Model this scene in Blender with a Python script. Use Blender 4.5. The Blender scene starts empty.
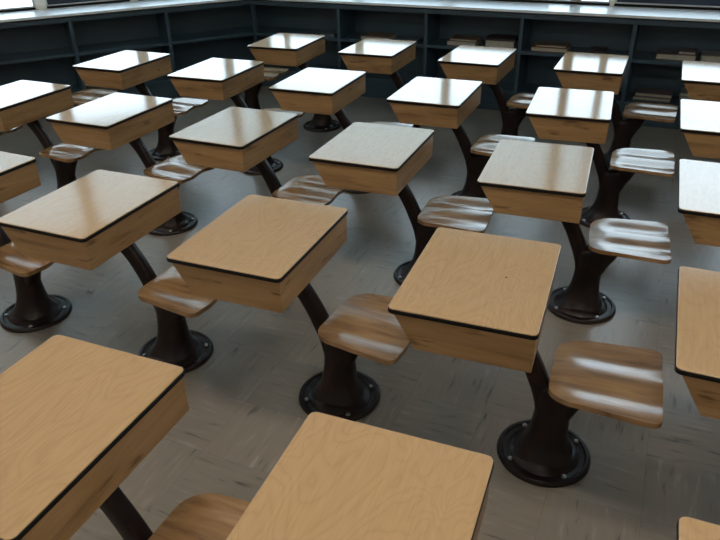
import bpy, bmesh, math, random
from mathutils import Vector, Matrix
random.seed(7)
scn = bpy.context.scene
COL = scn.collection
PI = math.pi

# ------------------------------------------------------------------ materials
def mat(name, base=(.5, .5, .5), rough=.5, spec=.5, metal=0., ior=1.5):
    m = bpy.data.materials.new(name); m.use_nodes = True
    b = m.node_tree.nodes['Principled BSDF']
    b.inputs['Base Color'].default_value = (*base, 1)
    b.inputs['Roughness'].default_value = rough
    b.inputs['Specular IOR Level'].default_value = spec
    b.inputs['Metallic'].default_value = metal
    b.inputs['IOR'].default_value = ior
    return m, m.node_tree, b

def node(nt, typ, **kw):
    n = nt.nodes.new(typ)
    for k, v in kw.items():
        if k in n.inputs.keys(): n.inputs[k].default_value = v
        else: setattr(n, k, v)
    return n

def ramp(nt, src, stops):
    r = nt.nodes.new('ShaderNodeValToRGB')
    e = r.color_ramp.elements
    while len(e) < len(stops): e.new(.5)
    for el, (p, c) in zip(e, stops):
        el.position = p; el.color = (*c, 1)
    nt.links.new(src, r.inputs[0])
    return r.outputs[0]

def objcoord(nt, scale, rnd=20.):
    """object coordinates shifted by the object's own random number, so that copies differ"""
    tc = node(nt, 'ShaderNodeTexCoord'); oi = node(nt, 'ShaderNodeObjectInfo')
    mul = node(nt, 'ShaderNodeMath', operation='MULTIPLY'); mul.inputs[1].default_value = rnd
    nt.links.new(oi.outputs['Random'], mul.inputs[0])
    add = node(nt, 'ShaderNodeVectorMath', operation='ADD')
    mp = node(nt, 'ShaderNodeMapping', vector_type='POINT'); mp.inputs['Scale'].default_value = scale
    nt.links.new(tc.outputs['Object'], mp.inputs['Vector'])
    nt.links.new(mp.outputs[0], add.inputs[0]); nt.links.new(mul.outputs[0], add.inputs[1])
    return add.outputs[0]

def bump(nt, b, h, strength, dist=.001):
    bp = node(nt, 'ShaderNodeBump'); bp.inputs['Strength'].default_value = strength; bp.inputs['Distance'].default_value = dist
    nt.links.new(h, bp.inputs['Height']); nt.links.new(bp.outputs[0], b.inputs['Normal'])

def laminate():
    m, nt, b = mat('desktop_laminate', rough=.115, ior=1.7)
    v = objcoord(nt, (5.5, 2.2, 1))
    n1 = node(nt, 'ShaderNodeTexNoise', Scale=1.0, Detail=2.0, Distortion=.8); nt.links.new(v, n1.inputs['Vector'])
    mm = node(nt, 'ShaderNodeMath', operation='MULTIPLY'); mm.inputs[1].default_value = 16.
    nt.links.new(n1.outputs[0], mm.inputs[0])
    fr = node(nt, 'ShaderNodeMath', operation='PINGPONG'); fr.inputs[1].default_value = .5
    nt.links.new(mm.outputs[0], fr.inputs[0])
    fine = objcoord(nt, (160, 9, 1)); n2 = node(nt, 'ShaderNodeTexNoise', Scale=1.0, Detail=3.0); nt.links.new(fine, n2.inputs['Vector'])
    c = ramp(nt, fr.outputs[0], [(0, (.425, .272, .138)), (.14, (.45, .293, .153)), (.5, (.465, .304, .16))])
    c2 = ramp(nt, n2.outputs[0], [(.3, (.9, .89, .87)), (.7, (1, 1, 1))])
    mx = node(nt, 'ShaderNodeMix', data_type='RGBA', blend_type='MULTIPLY'); mx.inputs[0].default_value = 1
    nt.links.new(c, mx.inputs[6]); nt.links.new(c2, mx.inputs[7]); nt.links.new(mx.outputs[2], b.inputs['Base Color'])
    bump(nt, b, n2.outputs[0], .06, .0003)
    return m

def boxwood():
    m, nt, b = mat('desk_box_wood', rough=.33, ior=1.5)
    v = objcoord(nt, (3.0, 3.0, 26.))
    n1 = node(nt, 'ShaderNodeTexNoise', Scale=1.0, Detail=5.0, Roughness=.6, Distortion=.4); nt.links.new(v, n1.inputs['Vector'])
    c = ramp(nt, n1.outputs[0], [(.25, (.14, .075, .030)), (.42, (.245, .142, .062)), (.6, (.30, .178, .080)), (.8, (.36, .225, .112))])
    v2 = objcoord(nt, (7, 7, 40)); n2 = node(nt, 'ShaderNodeTexNoise', Scale=1.0, Detail=2.0); nt.links.new(v2, n2.inputs['Vector'])
    c2 = ramp(nt, n2.outputs[0], [(.27, (.45, .40, .36)), (.36, (1, 1, 1))])
    mx = node(nt, 'ShaderNodeMix', data_type='RGBA', blend_type='MULTIPLY'); mx.inputs[0].default_value = 1
    nt.links.new(c, mx.inputs[6]); nt.links.new(c2, mx.inputs[7]); nt.links.new(mx.outputs[2], b.inputs['Base Color'])
    bump(nt, b, n1.outputs[0], .15, .0006)
    return m

def seatwood():
    m, nt, b = mat('seat_plywood', rough=.16, ior=1.7)
    v = objcoord(nt, (4.0, 30., 4.))
    n1 = node(nt, 'ShaderNodeTexNoise', Scale=1.0, Detail=5.0, Roughness=.6, Distortion=.7); nt.links.new(v, n1.inputs['Vector'])
    c = ramp(nt, n1.outputs[0], [(.25, (.11, .055, .022)), (.45, (.24, .13, .055)), (.62, (.31, .18, .08)), (.8, (.38, .23, .11))])
    nt.links.new(c, b.inputs['Base Color'])
    v2 = objcoord(nt, (3, 14, 3)); n2 = node(nt, 'ShaderNodeTexNoise', Scale=1.0, Detail=3.0); nt.links.new(v2, n2.inputs['Vector'])
    r = node(nt, 'ShaderNodeMapRange'); r.inputs['To Min'].default_value = .10; r.inputs['To Max'].default_value = .30
    nt.links.new(n2.outputs[0], r.inputs[0]); nt.links.new(r.outputs[0], b.inputs['Roughness'])
    bump(nt, b, n2.outputs[0], .25, .004)
    return m

def castiron():
    m, nt, b = mat('painted_cast_iron', rough=.34, spec=.26, ior=1.5)
    v = objcoord(nt, (14, 14, 10))
    n1 = node(nt, 'ShaderNodeTexNoise', Scale=1.0, Detail=5.0, Roughness=.65); nt.links.new(v, n1.inputs['Vector'])
    c = ramp(nt, n1.outputs[0], [(.3, (.005, .0030, .0034)), (.55, (.012, .006, .0056)), (.78, (.030, .014, .010))])
    nt.links.new(c, b.inputs['Base Color'])
    r = node(nt, 'ShaderNodeMapRange'); r.inputs['To Min'].default_value = .22; r.inputs['To Max'].default_value = .5
    nt.links.new(n1.outputs[0], r.inputs[0]); nt.links.new(r.outputs[0], b.inputs['Roughness'])
    bump(nt, b, n1.outputs[0], .2, .002)
    return m

def floormat():
    m, nt, b = mat('vinyl_floor_tile', rough=.27, ior=1.5)
    tc = node(nt, 'ShaderNodeTexCoord')
    mp = node(nt, 'ShaderNodeMapping'); mp.inputs['Rotation'].default_value = (0, 0, .02); mp.inputs['Location'].default_value = (.1, .07, 0)
    nt.links.new(tc.outputs['Object'], mp.inputs[0])
    T = .3048
    chk = node(nt, 'ShaderNodeTexChecker', Scale=1 / T); nt.links.new(mp.outputs[0], chk.inputs['Vector'])
    # one random number for each tile
    sc = node(nt, 'ShaderNodeVectorMath', operation='SCALE'); sc.inputs['Scale'].default_value = 1 / T
    nt.links.new(mp.outputs[0], sc.inputs[0])
    fl = node(nt, 'ShaderNodeVectorMath', operation='FLOOR'); nt.links.new(sc.outputs[0], fl.inputs[0])
    wn = node(nt, 'ShaderNodeTexWhiteNoise', noise_dimensions='3D'); nt.links.new(fl.outputs[0], wn.inputs['Vector'])
    streaks = []
    for s in ((7, 46, 1), (46, 7, 1)):
        m2 = node(nt, 'ShaderNodeMapping'); m2.inputs['Scale'].default_value = s
        nt.links.new(mp.outputs[0], m2.inputs[0])
        ad = node(nt, 'ShaderNodeVectorMath', operation='ADD'); nt.links.new(m2.outputs[0], ad.inputs[0])
        s3 = node(nt, 'ShaderNodeVectorMath', operation='SCALE'); s3.inputs['Scale'].default_value = 9; nt.links.new(wn.outputs['Color'], s3.inputs[0])
        nt.links.new(s3.outputs[0], ad.inputs[1])
        n = node(nt, 'ShaderNodeTexNoise', Scale=1.0, Detail=2.5, Roughness=.5, Distortion=.3); nt.links.new(ad.outputs[0], n.inputs['Vector'])
        streaks.append(n.outputs[0])
    mx = node(nt, 'ShaderNodeMix', data_type='FLOAT')
    nt.links.new(chk.outputs['Fac'], mx.inputs[0]); nt.links.new(streaks[0], mx.inputs[2]); nt.links.new(streaks[1], mx.inputs[3])
    c = ramp(nt, mx.outputs[0], [(.20, (.045, .037, .031)), (.31, (.145, .125, .105)), (.36, (.195, .170, .142)), (.62, (.212, .186, .157)), (.78, (.28, .252, .222))])
    # large soft wear and the tile's own tone
    n3 = node(nt, 'ShaderNodeTexNoise', Scale=1.3, Detail=2.0); nt.links.new(mp.outputs[0], n3.inputs['Vector'])
    c3 = ramp(nt, n3.outputs[0], [(.3, (.86, .86, .88)), (.7, (1.06, 1.05, 1.03))])
    m4 = node(nt, 'ShaderNodeMix', data_type='RGBA', blend_type='MULTIPLY'); m4.inputs[0].default_value = 1
    nt.links.new(c, m4.inputs[6]); nt.links.new(c3, m4.inputs[7])
    tone = ramp(nt, wn.outputs['Value'], [(0, (.95, .95, .95)), (1, (1.04, 1.04, 1.04))])
    m5 = node(nt, 'ShaderNodeMix', data_type='RGBA', blend_type='MULTIPLY'); m5.inputs[0].default_value = 1
    nt.links.new(m4.outputs[2], m5.inputs[6]); nt.links.new(tone, m5.inputs[7])
    # seams
    fr = node(nt, 'ShaderNodeVectorMath', operation='FRACTION'); nt.links.new(sc.outputs[0], fr.inputs[0])
    sp = node(nt, 'ShaderNodeSeparateXYZ'); nt.links.new(fr.outputs[0], sp.inputs[0])
    mi = node(nt, 'ShaderNodeMath', operation='MINIMUM'); nt.links.new(sp.outputs[0], mi.inputs[0]); nt.links.new(sp.outputs[1], mi.inputs[1])
    c6 = ramp(nt, mi.outputs[0], [(0, (.72, .72, .72)), (.012, (1, 1, 1))])
    m6 = node(nt, 'ShaderNodeMix', data_type='RGBA', blend_type='MULTIPLY'); m6.inputs[0].default_value = 1
    nt.links.new(m5.outputs[2], m6.inputs[6]); nt.links.new(c6, m6.inputs[7])
    nt.links.new(m6.outputs[2], b.inputs['Base Color'])
    r = node(nt, 'ShaderNodeMapRange'); r.inputs['To Min'].default_value = .25; r.inputs['To Max'].default_value = .38
    nt.links.new(n3.outputs[0], r.inputs[0]); nt.links.new(r.outputs[0], b.inputs['Roughness'])
    bump(nt, b, mx.outputs[0], .25, .0012)
    return m

def noisy(name, base, rough, var=.15, scale=6., **kw):
    m, nt, b = mat(name, base, rough, **kw)
    tc = node(nt, 'ShaderNodeTexCoord'); n = node(nt, 'ShaderNodeTexNoise', Scale=scale, Detail=4.0)
    nt.links.new(tc.outputs['Object'], n.inputs['Vector'])
    c = ramp(nt, n.outputs[0], [(.3, tuple(x * (1 - var) for x in base)), (.7, tuple(min(1, x * (1 + var)) for x in base))])
    nt.links.new(c, b.inputs['Base Color'])
    return m

M = dict(
    lam=laminate(), box=boxwood(), seat=seatwood(), iron=castiron(), floor=floormat(),
    hem=noisy('cream_blind_hem', (.6, .58, .5), .6),
    band=noisy('black_rubber_edge', (.003, .003, .0035), .6, spec=.25),
    bolt=noisy('worn_steel_bolt', (.32, .31, .30), .3, metal=1.),
    teal=noisy('teal_painted_wood', (.032, .063, .092), .40, var=.12),
    counter=noisy('pale_grey_counter', (.70, .74, .78), .28, var=.06, ior=1.6),
    frame=noisy('grey_window_frame', (.60, .64, .68), .35, var=.08),
    navy=noisy('navy_panel', (.010, .022, .055), .3, var=.1),
    mull=noisy('tan_wood_mullion', (.30, .22, .13), .45, var=.1),
    wall=noisy('cream_painted_wall', (.66, .62, .54), .7, var=.05, scale=2.),
    post=noisy('white_painted_window_wall', (.86, .86, .82), .6, var=.03, scale=2.),
    ceil=noisy('white_ceiling_board', (.62, .61, .58), .85, var=.04, scale=9.),
    spot=noisy('dark_hole', (.02, .012, .008), .7),
    b_grey=noisy('grey_book_cover', (.17, .17, .165), .5), b_dark=noisy('dark_book_cover', (.02, .014, .016), .5),
    b_tan=noisy('tan_book_cover', (.20, .115, .05), .55), b_brown=noisy('brown_book_cover', (.10, .065, .04), .5),
    b_blue=noisy('blue_grey_book_cover', (.05, .075, .095), .45), b_mauve=noisy('mauve_book_cover', (.085, .062, .075), .5),
    pages=noisy('book_pages', (.34, .325, .28), .8, var=.1, scale=60),
)
# glass: thin pane, mostly clear
mg = bpy.data.materials.new('window_glass'); mg.use_nodes = True; nt = mg.node_tree; nt.nodes.clear()
out = node(nt, 'ShaderNodeOutputMaterial'); tr = node(nt, 'ShaderNodeBsdfTransparent'); gl = node(nt, 'ShaderNodeBsdfGlossy'); gl.inputs['Roughness'].default_value = .02
tr.inputs[0].default_value = (.93, .96, .97, 1)
fz = node(nt, 'ShaderNodeFresnel', IOR=1.45); ms = node(nt, 'ShaderNodeMixShader')
nt.links.new(fz.outputs[0], ms.inputs[0]); nt.links.new(tr.outputs[0], ms.inputs[1]); nt.links.new(gl.outputs[0], ms.inputs[2]); nt.links.new(ms.outputs[0], out.inputs[0])
M['glass'] = mg
# roller blind: cloth that lets light through
mb_ = bpy.data.materials.new('roller_blind_cloth'); mb_.use_nodes = True; nt = mb_.node_tree; nt.nodes.clear()
out = node(nt, 'ShaderNodeOutputMaterial'); d = node(nt, 'ShaderNodeBsdfDiffuse'); t = node(nt, 'ShaderNodeBsdfTranslucent'); ms = node(nt, 'ShaderNodeMixShader')
tc = node(nt, 'ShaderNodeTexCoord'); nz = node(nt, 'ShaderNodeTexNoise', Scale=3.0, Detail=3.0); nt.links.new(tc.outputs['Object'], nz.inputs['Vector'])
cc = ramp(nt, nz.outputs[0], [(.3, (.74, .86, .86)), (.7, (.80, .89, .89))])
nt.links.new(cc, d.inputs[0]); nt.links.new(cc, t.inputs[0]); ms.inputs[0].default_value = .92
nt.links.new(d.outputs[0], ms.inputs[1]); nt.links.new(t.outputs[0], ms.inputs[2]); nt.links.new(ms.outputs[0], out.inputs[0])
M['blind'] = mb_
ml, nt, b = mat('lamp_diffuser', (.8, .8, .8), .6)
b.inputs['Emission Color'].default_value = (1, .90, .76, 1); b.inputs['Emission Strength'].default_value = 22.0
M['lamp'] = ml
M['lamp_off'] = noisy('unlit_lamp_diffuser', (.6, .6, .57), .5)

# ------------------------------------------------------------------ helpers
def link_mesh(name, bm, m, parent=None, smooth=False, bevel=0., seg=2, angle=35):
    me = bpy.data.meshes.new(name)
    bmesh.ops.remove_doubles(bm, verts=bm.verts, dist=1e-6)
    bmesh.ops.recalc_face_normals(bm, faces=bm.faces)
    bm.to_mesh(me); bm.free()
    for mm in (m if isinstance(m, (list, tuple)) else [m]): me.materials.append(mm)
    if smooth:
        for p in me.polygons: p.use_smooth = True
        try: me.set_sharp_from_angle(angle=math.radians(angle))
        except Exception: pass
    o = bpy.data.objects.new(name, me); COL.objects.link(o)
    if parent: o.parent = parent
    if bevel:
        md = o.modifiers.new('bevel', 'BEVEL'); md.width = bevel; md.segments = seg; md.limit_method = 'ANGLE'; md.angle_limit = math.radians(40)
        for p in me.polygons: p.use_smooth = True
        md.harden_normals = True
    return o

def empty(name, loc=(0, 0, 0), rz=0, label=None, cat=None, group=None):
    o = bpy.data.objects.new(name, None); COL.objects.link(o); o.empty_display_size = .1
    o.location = loc; o.rotation_euler = (0, 0, rz)
    tag(o, label, cat, group)
    return o

def tag(o, label=None, cat=None, group=None, kind=None):
    for k, v in (('label', label), ('category', cat), ('group', group), ('kind', kind)):
        if v: o[k] = v
    return o

def box(bm, x0, x1, y0, y1, z0, z1, X=None):
    vs = [bm.verts.new((x, y, z)) for z in (z0, z1) for x, y in ((x0, y0), (x1, y0), (x1, y1), (x0, y1))]
    for f in ((3, 2, 1, 0), (4, 5, 6, 7), (0, 1, 5, 4), (1, 2, 6, 5), (2, 3, 7, 6), (3, 0, 4, 7)):
        bm.faces.new([vs[i] for i in f])
    if X is not None: bmesh.ops.transform(bm, matrix=X, verts=vs)
    return vs

def prism(bm, pts, z0, z1):
    a = [bm.verts.new((x, y, z0)) for x, y in pts]; b = [bm.verts.new((x, y, z1)) for x, y in pts]
    bm.faces.new(a[::-1]); bm.faces.new(b)
    for i in range(len(pts)):
        j = (i + 1) % len(pts); bm.faces.new([a[i], a[j], b[j], b[i]])

def rrect(hx, hy, r, n=7):
    pts = []
    for cx, cy, a0 in ((hx - r, hy - r, 0), (-hx + r, hy - r, 90), (-hx + r, -hy + r, 180), (hx - r, -hy + r, 270)):
        for i in range(n + 1):
            a = math.radians(a0 + 90 * i / n); pts.append((cx + r * math.cos(a), cy + r * math.sin(a)))
    return pts

def lathe(bm, prof, n=48):
    rings = []
    for r, z in prof:
        if r < 1e-6: rings.append([bm.verts.new((0, 0, z))])
        else: rings.append([bm.verts.new((r * math.cos(2 * PI * i / n), r * math.sin(2 * PI * i / n), z)) for i in range(n)])
    for a, b in zip(rings, rings[1:]):
        for i in range(n):
            j = (i + 1) % n
            if len(a) == 1: bm.faces.new([a[0], b[i], b[j]])
            elif len(b) == 1: bm.faces.new([a[i], a[j], b[0]])
            else: bm.faces.new([a[i], a[j], b[j], b[i]])

def loft(bm, secs, n=24, e=2.):
    """secs: (x, z, half width in the xz plane, half depth in y, tilt) along a path in the xz plane; e = superellipse exponent"""
    rings = []
    for s in secs:
        x, z, hw, hy, t = s[:5]; ee = s[5] if len(s) > 5 else e
        ring = []
        for i in range(n):
            a = 2 * PI * i / n; c, sn = math.cos(a), math.sin(a)
            u = math.copysign(abs(c) ** (2 / ee), c) * hw; v = math.copysign(abs(sn) ** (2 / ee), sn) * hy
            ring.append(bm.verts.new((x + u * math.cos(t), v, z + u * math.sin(t))))
        rings.append(ring)
    for a, b in zip(rings, rings[1:]):
        for i in range(n):
            j = (i + 1) % n; bm.faces.new([a[i], a[j], b[j], b[i]])
    bm.faces.new(rings[0][::-1]); bm.faces.new(rings[-1])

def smooth_path(keys, n):
    """Catmull-Rom through rows of numbers"""
    out = []
    m = len(keys) - 1
    for k in range(n + 1):
        t = k / n * m; i = min(int(t), m - 1); f = t - i
        p0, p1, p2, p3 = keys[max(i - 1, 0)], keys[i], keys[i + 1], keys[min(i + 2, m)]
        out.append(tuple(.5 * (2 * b + (c - a) * f + (2 * a - 5 * b + 4 * c - d_) * f * f + (3 * b - a - 3 * c + d_) * f ** 3)
                         for a, b, c, d_ in zip(p0, p1, p2, p3)))
    return out

def copy_tree(o, parent=None):
    c = o.copy(); COL.objects.link(c); c.parent = parent
    if parent is not None: c.matrix_parent_inverse = o.matrix_parent_inverse.copy()
    for ch in [x for x in o.children]: copy_tree(ch, c)
    return c

# ------------------------------------------------------------------ the pedestal desk, origin at the centre of its floor flange
BX, BY = -.277, -.017          # where the desk top's centre lies from the flange's centre

def build_base(root):
    bm = bmesh.new()
    lathe(bm, [(0, 0), (.166, 0), (.168, .004), (.166, .013), (.160, .019), (.150, .020), (.145, .014), (.128, .013),
               (.122, .019), (.112, .026), (.100, .034), (.06, .04), (0, .04)])
    fl = link_mesh('base_flange', bm, M['iron'], root, True)
    for k in range(4):
        a = math.radians(38 + 90 * k); bm = bmesh.new()
        lathe(bm, [(0, -.004), (.009, -.004), (.0095, .003), (.007, .007), (0, .008)], 12)
        b = link_mesh('bolt', bm, M['bolt'], fl, True); b.location = (.137 * math.cos(a), .137 * math.sin(a), .015)
    bm = bmesh.new()
    S = [(-.002, .022, .112, .108, 0.), (-.001, .04, .098, .094, 0.), (.002, .075, .080, .074, 0.), (.006, .12, .068, .062, 0.),
         (.009, .17, .063, .055, -.02), (.010, .215, .062, .050, -.03), (.014, .26, .067, .047, 0.), (.020, .30, .074, .043, .05), (.026, .325, .066, .036, .1), (.03, .338, .04, .02, .1)]
    loft(bm, smooth_path(S, 26), 32, 2.3)
    link_mesh('pedestal_column', bm, M['iron'], root, True, angle=60)
    # bracket that carries the seat
    bm = bmesh.new()
    S = [(.02, .20, .055, .045, 0.), (.045, .27, .058, .042, -.25), (.085, .325, .050, .040, -.7), (.125, .362, .034, .045, -1.1),
         (.16, .382, .020, .060, -1.45), (.24, .390, .012, .070, -1.57), (.27, .391, .009, .055, -1.57)]
    loft(bm, smooth_path(S, 22), 24, 2.6)
    link_mesh('seat_bracket', bm, M['iron'], root, True, angle=60)

def build_seat(root):
    bm = bmesh.new()
    x0, x1 = -.172, .172
    nx, ny = 40, 44
    xs = []
    for i in range(nx + 1):
        t = .5 - .5 * math.cos(PI * i / nx); xs.append(x0 + (x1 - x0) * (.55 * t + .45 * i / nx))
    def hw(x):
        t = (x - x0) / (x1 - x0)
        w = .166 + .034 * t ** .8
        for d, r in ((x - x0, .085), (x1 - x, .042)):
            if d < r:
                q = 1 - d / r; w -= r * .82 * (1 - math.sqrt(max(0, 1 - q * q)))
        return w
    def top(x, v, y):
        t = (x - x0) / (x1 - x0)
        amp = min(1, max(0, (t - .02) / .35)); amp = amp * amp * (3 - 2 * amp)
        z = -.009 * amp * (math.exp(-((y - .088) / .050) ** 2) + math.exp(-((y + .088) / .050) ** 2))
        z += -.012 * max(0, .35 - t) ** 2 / .12          # waterfall at the narrow end
        z += .006 * max(0, t - .8) / .2 * (1 - abs(v))
        return z
    T, B = [], []
    for x in xs:
        w = hw(x); ra, rb = [], []
        for j in range(ny + 1):
            v = -math.cos(PI * j / ny) * .4 + (2 * j / ny - 1) * .6
            y = v * w; z = top(x, v, y)
            ra.append(bm.verts.new((x, y, z))); rb.append(bm.verts.new((x, y, z - .019)))
        T.append(ra); B.append(rb)
    for i in range(nx):
        for j in range(ny):
            bm.faces.new([T[i][j], T[i + 1][j], T[i + 1][j + 1], T[i][j + 1]]); bm.faces.new([B[i][j], B[i][j + 1], B[i + 1][j + 1], B[i + 1][j]])
    for i in range(nx):
        bm.faces.new([T[i][0], B[i][0], B[i + 1][0], T[i + 1][0]]); bm.faces.new([T[i][ny], T[i + 1][ny], B[i + 1][ny], B[i][ny]])
    for j in range(ny):
        bm.faces.new([T[0][j], T[0][j + 1], B[0][j + 1], B[0][j]]); bm.faces.new([T[nx][j], B[nx][j], B[nx][j + 1], T[nx][j + 1]])
    s = link_mesh('seat', bm, M['seat'], root, bevel=.005, seg=3)
    s.location = (.160, -.018, .419)
    bm = bmesh.new(); prism(bm, [(x + .02, y) for x, y in rrect(.07, .06, .02)], -.034, -.014)
    link_mesh('seat_plate', bm, M['iron'], s)
    return s

def build_desk(root):
    # curved arm from the column up to the box
    bm = bmesh.new()
    S = [(.005, .16, .050, .040, 0.), (-.012, .23, .042, .034, .05), (-.034, .29, .036, .030, .20), (-.060, .35, .034, .028, .36), (-.093, .42, .033, .027, .48),
         (-.135, .49, .033, .027, .60), (-.183, .552, .036, .032, .62), (-.205, .576, .040, .04, .6)]
    loft(bm, smooth_path(S, 30), 20, 3.4)
    link_mesh('desk_arm', bm, M['iron'], root, True, angle=50)
    bm = bmesh.new(); prism(bm, [(x - .20, y) for x, y in rrect(.085, .10, .02)], .571, .5795)
    link_mesh('mounting_plate', bm, M['iron'], root, bevel=.002)
    # book box: sloping front, upright back
    bm = bmesh.new()
    yb = .286
    pr = [(-.137, .579), (.218, .579), (.220, .7025), (-.210, .7025)]
    a = [bm.verts.new((x + BX, -yb + BY, z)) for x, z in pr]; b = [bm.verts.new((x + BX, yb + BY, z)) for x, z in pr]
    bm.faces.new(a); bm.faces.new(b[::-1])
    for i in range(4):
        j = (i + 1) % 4; bm.faces.new([a[j], a[i], b[i], b[j]])
    link_mesh('book_box', bm, M['box'], root, bevel=.0025)
    bm = bmesh.new(); prism(bm, [(x + BX, y + BY) for x, y in rrect(.2255, .2965, .019)], .702, .7155)
    lid = link_mesh('edge_band', bm, M['band'], root, bevel=.002)
    bm = bmesh.new(); prism(bm, rrect(.2242, .2950, .0185), -.0045, 0)
    top = link_mesh('desktop', bm, M['lam'], root, bevel=.0022, seg=3); top.location = (BX, BY, .72)

proto = empty('pedestal_desk'); build_base(proto); build_seat(proto); build_desk(proto)
stool = empty('fixed_stool'); build_base(stool); build_seat(stool)

DESKS = {'11': (-.3826, 1.9083, .0278), '12': (-1.2134, 1.9354, .0118), '13': (-2.0277, 1.9443, -.0055), '14': (-2.8823, 1.9766, -.0486),
 '21': (-.3756, 2.983, .0398), '22': (-1.1843, 3.0013, .0049), '23': (-2.0011, 3.0308, -.0256), '24': (-2.8784, 3.0704, -.017), '25': (-3.7355, 3.1271, -.0232), '26': (-4.59, 3.18, 0.),
 '31': (-.3641, 4.0501, .0437), '32': (-1.1836, 4.0573, -.0012), '33': (-1.9972, 4.0717, .0121), '34': (-2.8396, 4.1386, .0122), '35': (-3.6925, 4.1573, -.021),
 '41': (-.358, 5.1267, -.0156), '42': (-1.1818, 5.1349, -.0288), '43': (-2.0043, 5.1836, -.0031), '44': (-2.827, 5.1937, .0293),
 '40': (.4501, 5.0777, -.0107), '30': (.4409, 4.0192, -.0002), '20': (.4364, 2.9634, -.0026), '10': (.4351, 1.8935, -.0124), '00': (.4397, .8046, 0.),
 '01': (-.3786, .8209, .0204), '02': (-1.2184, .8453, .0029)}
LABELS = {
 '01': 'desk cut by the bottom edge, its light tan top filling the bottom centre',
 '02': 'desk in the bottom left corner with a large tan top, cut by both edges',
 '00': 'desk of which only a tan top corner shows in the bottom right corner',
 '10': 'tan topped desk cut by the right edge, right of the bare brown seat',
 '11': 'tan desk right of centre with a small dark hole in its top',
 '12': 'whole tan desk left of centre, left of the desk with the hole',
 '13': 'whole grey cream topped desk directly left of the tan desk left of centre',
 '14': 'desk cut by the left edge, in front of the whole grey cream one',
 '20': 'whitish desk cut by the right edge, directly behind the tan desk at that edge',
 '21': 'cream topped desk directly behind the tan desk with the hole, its seat shining white',
 '22': 'cream topped desk behind the gap between the two whole tan desks',
 '23': 'cream topped desk directly behind the whole tan desk left of centre',
 '24': 'white topped desk directly behind the whole grey cream desk at left',
 '25': 'white topped desk cut by the left edge, the farthest one on that edge',
 '26': 'desk outside the left edge, only its shining seat end peeking in',
 '30': 'white topped desk cut by the right edge, the second farthest on that edge',
 '31': 'desk with a tan stripe reflected in its white top, between two shining seats',
 '32': 'white desk behind the cream centre desk, a narrow stripe reflected near its middle',
 '33': 'white topped desk with a round black flange showing just below it',
 '34': 'white desk with a lone stool end showing behind its far right corner',
 '35': 'white desk nearest to the angled left bookcase, leftmost of the whole small desks',
 '40': 'farthest desk on the right edge, half cut off, before the grey book pile',
 '41': 'small desk with two stripes on its top, in the last row below the tan book',
 '42': 'small white topped desk in the last row below the two grey books',
 '43': 'small white desk in the last row, second from the bookcase corner',
 '44': 'small desk at the left end of the last row, before the bookcase corner',
}
SEATROT = {'12': -.09, '11': .0, '13': -.05, '21': .02, '24': -.1, '22': .03, '34': .05, '23': -.03}
def seat_of(root):
    return [c for c in root.children if c.name.startswith('seat') and not c.name.startswith('seat_b')][0]
first = True
for k, (x, y, a) in DESKS.items():
    r = proto if first else copy_tree(proto)
    first = False
    ca, sa = math.cos(a), math.sin(a)
    r.location = (x + ca * .277 - sa * .017, y + sa * .277 + ca * .017, 0); r.rotation_euler = (0, 0, a)
    tag(r, LABELS[k], 'desk', 'pedestal desks standing in rows')
    s = seat_of(r); s.rotation_euler.z = SEATROT.get(k, random.uniform(-.04, .04))
bm = bmesh.new(); lathe(bm, [(0, -.001), (.004, -.001), (.004, .0004), (0, .0005)], 12)
h = link_mesh('screw_hole', bm, M['spot'], [c for c in proto.children if c.name.startswith('desktop')][0]); h.location = (.082, .002, 0)
for i, (x, y, a, lab) in enumerate([(-3.29, 5.27, .05, 'stool without a desk left of the last row, near the corner of the bookcases'),
                                    (-4.28, 4.16, 0., 'stool without a desk showing between the farthest left desks, before the angled bookcase')]):
    r = stool if i == 0 else copy_tree(stool)
    r.location = (x, y, 0); r.rotation_euler = (0, 0, a); tag(r, lab, 'stool', 'stools without desks')

# ------------------------------------------------------------------ the room
C0 = Vector((-3.78, 6.25))
db = Vector((1, -.04)).normalized(); nb = Vector((.04, 1)).normalized()
dl = Vector((-.62, -.785)).normalized(); nl = Vector((-.785, .62)).normalized()
def frame(d, n, flip):       # local x along the run, local y into the wall
    ang = math.atan2(d.y, d.x) if not flip else math.atan2(-d.y, -d.x)
    return ang
def isect(p, d, q, e):
    den = d.x * e.y - d.y * e.x; t = ((q.x - p.x) * e.y - (q.y - p.y) * e.x) / den
    return p + d * t
def mitre(off): return isect(C0 + nb * off, db, C0 + nl * off, dl)
LB, LL = 7.4, 4.6            # lengths of the two runs
# local frames: back run: origin C0, x = db, y = nb.  left run: origin C0, x = -dl (towards the corner), y = nl; so s along dl is x = -s
angB = math.atan2(db.y, db.x); angL = math.atan2(-dl.y, -dl.x)
def runframe(o, which):
    o.location = (C0.x, C0.y, 0); o.rotation_euler = (0, 0, angB if which == 'b' else angL)
def toloc(p, which):
    v = p - C0
    return (v.dot(db), v.dot(nb)) if which == 'b' else (v.dot(-dl), v.dot(nl))

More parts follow.
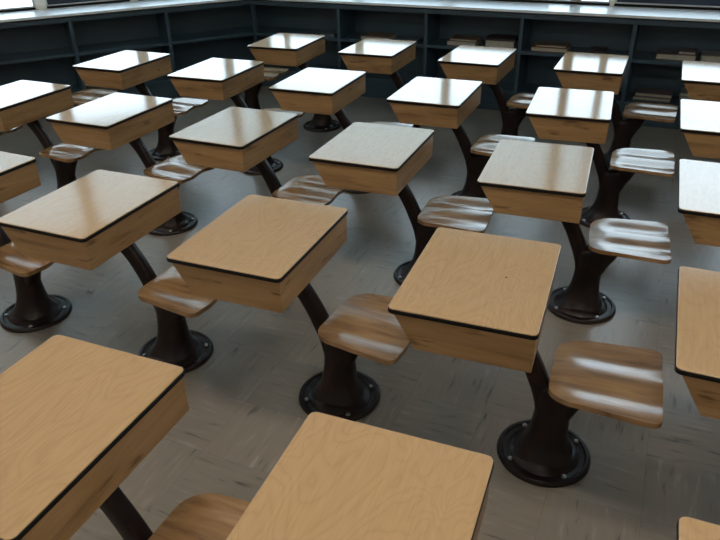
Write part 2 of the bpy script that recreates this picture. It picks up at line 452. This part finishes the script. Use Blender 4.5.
def bookcase(which, parts_at, length, label):
    root = empty('bookcase', label=label, cat='bookcase'); runframe(root, which)
    sg = 1 if which == 'b' else -1
    D = .36
    def poly(off0, off1, z0, z1, name, end=None):
        L = length if end is None else end
        a = toloc(mitre(off0), which); b_ = toloc(mitre(off1), which)
        bm = bmesh.new(); prism(bm, [(a[0], off0), (sg * L, off0), (sg * L, off1), (b_[0], off1)], z0, z1)
        return link_mesh(name, bm, M['teal'], root, bevel=.003)
    poly(.0, .022, .822, .862, 'top_rail')
    poly(.022, D, .848, .862, 'top_board')
    poly(.0, D - .012, .525, .553, 'shelf'); poly(.0, D - .012, .172, .20, 'shelf')
    poly(.03, .05, 0, .172, 'toe_kick')
    poly(D - .012, D, 0.0, .848, 'back_panel')
    for s in parts_at:
        bm = bmesh.new(); box(bm, sg * s - .016, sg * s + .016, -.003, D - .012, 0, .848)
        link_mesh('upright', bm, M['teal'], root, bevel=.003)
    if which == 'b':
        bm = bmesh.new(); box(bm, -.016, .016, -.006, .03, 0, .848, Matrix.Rotation(-.45, 4, 'Z')); link_mesh('corner_post', bm, M['teal'], root, bevel=.003)
bookcase('b', [.97, 1.86, 2.73, 3.645, 4.54, 5.43, 6.32, 7.2], LB, 'long dark teal open bookcase along the back wall, books on its shelves')
bookcase('l', [.87, 1.74, 2.61, 3.48, 4.36], LL, 'dark teal empty bookcase along the angled left wall under the window')
def counter(which, length, label):
    sg = 1 if which == 'b' else -1
    bm = bmesh.new(); o0, o1 = -.035, .40
    a = toloc(mitre(o0), which); b_ = toloc(mitre(o1), which)
    e = .0006 * sg
    prism(bm, [(a[0] + e, o0), (sg * length, o0), (sg * length, o1), (b_[0] + e, o1)], .876, .898)
    o = link_mesh('countertop', bm, M['counter'], bevel=.004); runframe(o, which)
    # the countertop lies on the bookcase's top board
    tag(o, label, 'countertop')
    return o
counter('b', LB, 'pale shiny countertop on the long bookcase along the back wall')
counter('l', LL, 'pale shiny countertop on the angled bookcase at the left wall')
# packing strip between the top boards and the counters
for w_, L_ in (('b', LB), ('l', LL)):
    sg = 1 if w_ == 'b' else -1
    bm = bmesh.new(); a = toloc(mitre(.03), w_); b_ = toloc(mitre(.34), w_)
    prism(bm, [(a[0], .03), (sg * L_, .03), (sg * L_, .34), (b_[0], .34)], .862, .876)
    o = link_mesh('batten', bm, M['teal'], [q for q in bpy.data.objects if q.name.startswith('bookcase')][0 if w_ == 'b' else 1])

# walls with the window openings
CEIL, SILL, HEAD, TH = 3.25, .899, 2.85, .14
WD = .42                     # room face of the window walls, measured from the bookcase fronts
def st(o): return tag(o, kind='structure')
def window_wall(name, which, length, posts):
    sg = 1 if which == 'b' else -1
    a = toloc(mitre(WD), which)[0]; a2 = toloc(mitre(WD + TH), which)[0]
    bm = bmesh.new()
    def seg(s0, s1, z0, z1, miter=False):
        if miter: prism(bm, [(a, WD), (sg * s1, WD), (sg * s1, WD + TH), (a2, WD + TH)], z0, z1)
        else: prism(bm, [(sg * s0, WD), (sg * s1, WD), (sg * s1, WD + TH), (sg * s0, WD + TH)], z0, z1)
    seg(0, length, 0, SILL, True); seg(0, length, HEAD, CEIL, True)
    seg(0, posts[0][0], SILL, HEAD, True)
    for (p0, p1), (q0, q1) in zip(posts, posts[1:] + [(length, length)]):
        seg(p1, q0, SILL, HEAD)
    o = link_mesh(name, bm, M['post']); runframe(o, which); return st(o)
WN = [0]
def window(which, s0, s1, navy, mulls, blind, thick=.014, low=None):
    sg = 1 if which == 'b' else -1
    WN[0] += 1
    root = empty('window_%d' % WN[0]); runframe(root, which); st(root)
    y0, y1 = WD + .01, WD + .06
    def bx(name, a, b, ya, yb, z0, z1, m, **kw):
        bm = bmesh.new(); lo, hi = sorted((sg * a, sg * b)); box(bm, lo, hi, ya, yb, z0, z1)
        return link_mesh(name, bm, m, root, bevel=.002)
    bm = bmesh.new()
    lo, hi = sorted((sg * s0, sg * s1))
    box(bm, lo, lo + thick, y0, y1, SILL, HEAD); box(bm, hi - thick, hi, y0, y1, SILL, HEAD)
    box(bm, lo + thick, hi - thick, y0, y1, SILL, SILL + .028); box(bm, lo + thick, hi - thick, y0, y1, HEAD - .04, HEAD)
    fr = link_mesh('window_frame', bm, M['frame'], root, bevel=.002)
    bx('sill_strip', s0, s1, WD - .015, y0, SILL, SILL + .018, M['band'])
    for a, b in navy: bx('lower_panel', max(a, s0 + thick), min(b, s1 - thick), y0 + .008, y1 - .01, SILL + .028, SILL + .085, M['navy'])
    for c_, w_, m_, *zt in mulls: bx('mullion', c_ - w_ / 2, c_ + w_ / 2, y0 - .008, y1 + .01, SILL + .028, zt[0] if zt else HEAD - .04, M[m_])
    if low: bx('transom', s0 + thick, s1 - thick, y0 + .005, y1 - .005, low, low + .03, M['frame'])
    bx('transom', s0 + thick, s1 - thick, y0 + .005, y1 - .005, 1.70, 1.735, M['frame'])
    bm = bmesh.new(); box(bm, lo + thick, hi - thick, y0 + .022, y0 + .027, SILL + .028, HEAD - .04); link_mesh('pane', bm, M['glass'], root)
    if blind:
        bm = bmesh.new(); q = [bm.verts.new((sg * a, WD - .03, z)) for a, z in ((s0 - .03, blind), (s1 + .03, blind), (s1 + .03, HEAD + .05), (s0 - .03, HEAD + .05))]
        bm.faces.new(q); link_mesh('roller_blind', bm, M['blind'], root)
        bx('blind_hem', s0 - .03, s1 + .03, WD - .034, WD - .026, blind - .02, blind, M['hem'])
        bx('blind_tube', s0 + thick, s1 - thick, WD - .055, WD - .015, HEAD + .02, HEAD + .06, M['frame'])
# back run: x world = s - 3.78 (nearly)
Wb = [(-.13, 1.90), (1.95, 3.38), (3.42, 4.9), (4.98, 6.2), (6.3, 7.3)]
window_wall('wall_back', 'b', LB + 1.2, Wb)
BL = 1.64
window('b', -.13, 1.90, [(-.2, 2.0)], [(.12, .05, 'post', 1.17), (.98, .08, 'post', 1.17)], BL, low=1.17)
window('b', 1.95, 3.38, [(1.9, 2.86)], [(3.09, .085, 'mull')], BL)
window('b', 3.42, 4.9, [(3.4, 5)], [], None)
window('b', 4.98, 6.2, [(4.9, 6.3)], [(5.6, .06, 'frame')], None)
window('b', 6.3, 7.3, [(6.2, 7.4)], [], None)
Wl = [(-.12, .12), (.19, 1.02), (1.10, 1.86), (1.96, 2.86), (2.96, 3.7), (3.78, 4.5)]
window_wall('wall_left', 'l', LL + .6, Wl)
for i, (a, b) in enumerate(Wl):
    window('l', a, b, [] if i == 3 else [(a, b)], [], BL)

# the rest of the shell
def plan(*pts): return [tuple(p) for p in pts]
Mi = mitre(WD + TH); E1 = C0 + db * (LB + 1.2) + nb * (WD + TH); E2 = C0 + dl * (LL + .6) + nl * (WD + TH)
Y0 = -4.0; XR = E1.x; XL = E2.x
room = [(XL, Y0 - .1), (XR, Y0 - .1), (XR, E1.y), (Mi.x, Mi.y), (E2.x, E2.y)]
bm = bmesh.new(); prism(bm, room, -.08, 0); st(link_mesh('floor', bm, M['floor']))
bm = bmesh.new(); prism(bm, room, CEIL, CEIL + .1); st(link_mesh('ceiling', bm, M['ceil']))
bm = bmesh.new(); box(bm, XR, XR + .12, Y0 - .1, E1.y + .02, 0, CEIL); st(link_mesh('wall_right', bm, M['wall']))
bm = bmesh.new(); box(bm, XL - .12, XR + .12, Y0 - .22, Y0 - .1, 0, CEIL); st(link_mesh('wall_front', bm, M['wall']))
bm = bmesh.new(); box(bm, XL - .12, XL, Y0 - .1, E2.y, 0, CEIL); st(link_mesh('wall_side', bm, M['wall']))

# ------------------------------------------------------------------ books on the shelves
def book(x, y, z, w, d, h, rz, cover, label, spine=True, layers=1, fan=0.):
    """lying flat; a stack gets every book its own object through repeated calls"""
    root = empty('book', (x, y, z), rz, label, 'book', 'books lying on the back shelves')
    bm = bmesh.new(); t = min(.004, h * .2)
    box(bm, -w / 2, w / 2, -d / 2, d / 2, 0, t); box(bm, -w / 2, w / 2, -d / 2, d / 2, h - t, h); box(bm, -w / 2, -w / 2 + t, -d / 2, d / 2, t, h - t)
    link_mesh('cover', bm, M[cover], root, bevel=.001)
    bm = bmesh.new(); box(bm, -w / 2 + t, w / 2 - .005, -d / 2 + .005, d / 2 - .005, t, h - t)
    link_mesh('pages', bm, M['pages' if cover in ('b_grey', 'b_tan', 'b_mauve', 'b_brown') else cover], root)
    return root
S1 = .5535; S0 = .2005
book(-1.585, 6.30, S1, .27, .20, .040, -.06, 'b_grey', 'pale grey book lying left of the dark covered one on the back shelf')
book(-1.575, 6.30, S1 + .0405, .25, .19, .020, -.02, 'b_brown', 'thin brown book lying on top of the pale grey book on the shelf')
book(-1.235, 6.29, S1, .26, .20, .065, -.04, 'b_grey', 'thick grey book lying right of the pale one on the back shelf')
book(-1.235, 6.295, S1 + .0655, .27, .20, .022, -.04, 'b_dark', 'dark covered book on top of the thick grey book')
book(-.80, 6.27, S1, .31, .19, .035, -.03, 'b_tan', 'wide tan book lying alone in a shelf bay of the back bookcase')
book(-.79, 6.275, S1 + .0355, .26, .17, .018, -.03, 'b_brown', 'brown book resting on the wide tan book')
book(-.41, 6.36, S1, .13, .16, .018, -.04, 'b_dark', 'thin black book lying right of the tan book on the back shelf')
book(-2.42, 6.27, S1, .29, .20, .045, -.02, 'b_brown', 'brown book on the shelf directly behind the second desk of the last row')
book(-2.11, 6.30, S1, .21, .18, .030, -.06, 'b_blue', 'bluish book lying right of the brown one behind the second desk')
book(-2.98, 6.32, S1, .24, .20, .035, -.02, 'b_blue', 'bluish book at the left end of the back shelf beside the corner')
book(.21, 6.26, S1, .30, .20, .045, -.02, 'b_mauve', 'mauve grey book on the upper shelf at right, left one of two')
book(.29, 6.27, S1 + .0455, .13, .18, .022, -.06, 'b_mauve', 'small mauve book stacked on the right half of the mauve grey book')
book(.53, 6.27, S1, .27, .20, .050, -.02, 'b_grey', 'grey book on the upper shelf at the right edge')
book(.09, 6.29, S0, .30, .20, .030, -.02, 'b_mauve', 'mauve book on the lower shelf above the far shining seat')
book(.10, 6.292, S0 + .0305, .29, .19, .030, -.03, 'b_mauve', 'upper mauve book of the pair on the lower shelf')
for i_, dz in enumerate((0, .0305, .0605)):
    book(.44, 6.275, S0 + dz, .27, .20, .030 - .001 * (i_ > 0), -.02 - .03 * i_, 'b_grey', ['lowest', 'middle', 'topmost'][i_] + ' grey book of the pile on the lower shelf behind the farthest right desk')

# a scrap of paper on the floor
bm = bmesh.new()
vs = [bm.verts.new(v) for v in ((0, 0, .001), (.035, .004, .003), (.03, .022, .012), (.006, .02, .005), (.017, .011, .015))]
for f in ((0, 1, 4), (1, 2, 4), (2, 3, 4), (3, 0, 4), (3, 2, 1, 0)): bm.faces.new([vs[i] for i in f])
o = link_mesh('paper_scrap', bm, noisy('white_paper', (.62, .62, .6), .8)); o.location = (-2.52, 2.24, 0)
tag(o, 'tiny crumpled white paper scrap on the floor below the grey cream desk', 'paper scrap')

# ------------------------------------------------------------------ lamps under the ceiling
for i, y in enumerate((4.4, 1.25, -1.8)):
    for j, x in enumerate((-4.6, -2.2, .2, 2.6)):
        if i == 0 and j == 0: x = -4.0
        r = empty('ceiling_lamp', (x, y, CEIL), 0, ('unlit' if i == 0 else 'lit') + ' ceiling lamp in the row %s, %s of four' % (('nearest the windows', 'in the middle', 'farthest from the windows')[i], ('leftmost', 'second from left', 'second from right', 'rightmost')[j]), 'ceiling lamp', 'ceiling lamps')
        bm = bmesh.new(); box(bm, -.62, .62, -.16, .16, -.06, -.0005); link_mesh('lamp_housing', bm, M['ceil'], r, bevel=.004)
        bm = bmesh.new(); box(bm, -.60, .60, -.14, .14, -.075, -.0605); link_mesh('diffuser', bm, M['lamp' if i else 'lamp_off'], r)

# ------------------------------------------------------------------ daylight
w = bpy.data.worlds.new('World'); scn.world = w; w.use_nodes = True
nt = w.node_tree; bg = nt.nodes['Background']; bg.inputs[0].default_value = (.72, .88, 1.0, 1); bg.inputs[1].default_value = 5.0
for which, s0, s1 in (('b', .2, 3.45), ('b', 3.45, 7.3), ('l', .2, 2.3), ('l', 2.3, 4.5)):
    L = bpy.data.lights.new('window_portal', 'AREA'); L.shape = 'RECTANGLE'; L.size = s1 - s0; L.size_y = HEAD - SILL
    L.cycles.is_portal = True
    o = bpy.data.objects.new('window_portal', L); COL.objects.link(o)
    d, n = (db, nb) if which == 'b' else (dl, nl)
    p = C0 + d * (s0 + s1) / 2 + n * (WD + TH + .02)
    o.location = (p.x, p.y, (HEAD + SILL) / 2)
    o.rotation_euler = Vector((-n.x, -n.y, 0)).to_track_quat('-Z', 'Y').to_euler()

# ------------------------------------------------------------------ camera
cam = bpy.data.cameras.new('camera'); co = bpy.data.objects.new('camera', cam); COL.objects.link(co)
cam.sensor_width = 36; cam.lens = .93622 * 36; cam.clip_start = .05
R = Matrix(((.9242037, -.1730329, .3404513), (.3814335, .4622703, -.8005090), (-.0188662, .8696929, .4932325)))
co.matrix_world = Matrix.Translation((0, 0, 1.82387)) @ R.to_4x4()
scn.camera = co
scn.view_settings.view_transform = 'Standard'; scn.view_settings.look = 'None'
scn.view_settings.exposure = 0; scn.view_settings.gamma = 1; scn.view_settings.use_curve_mapping = False
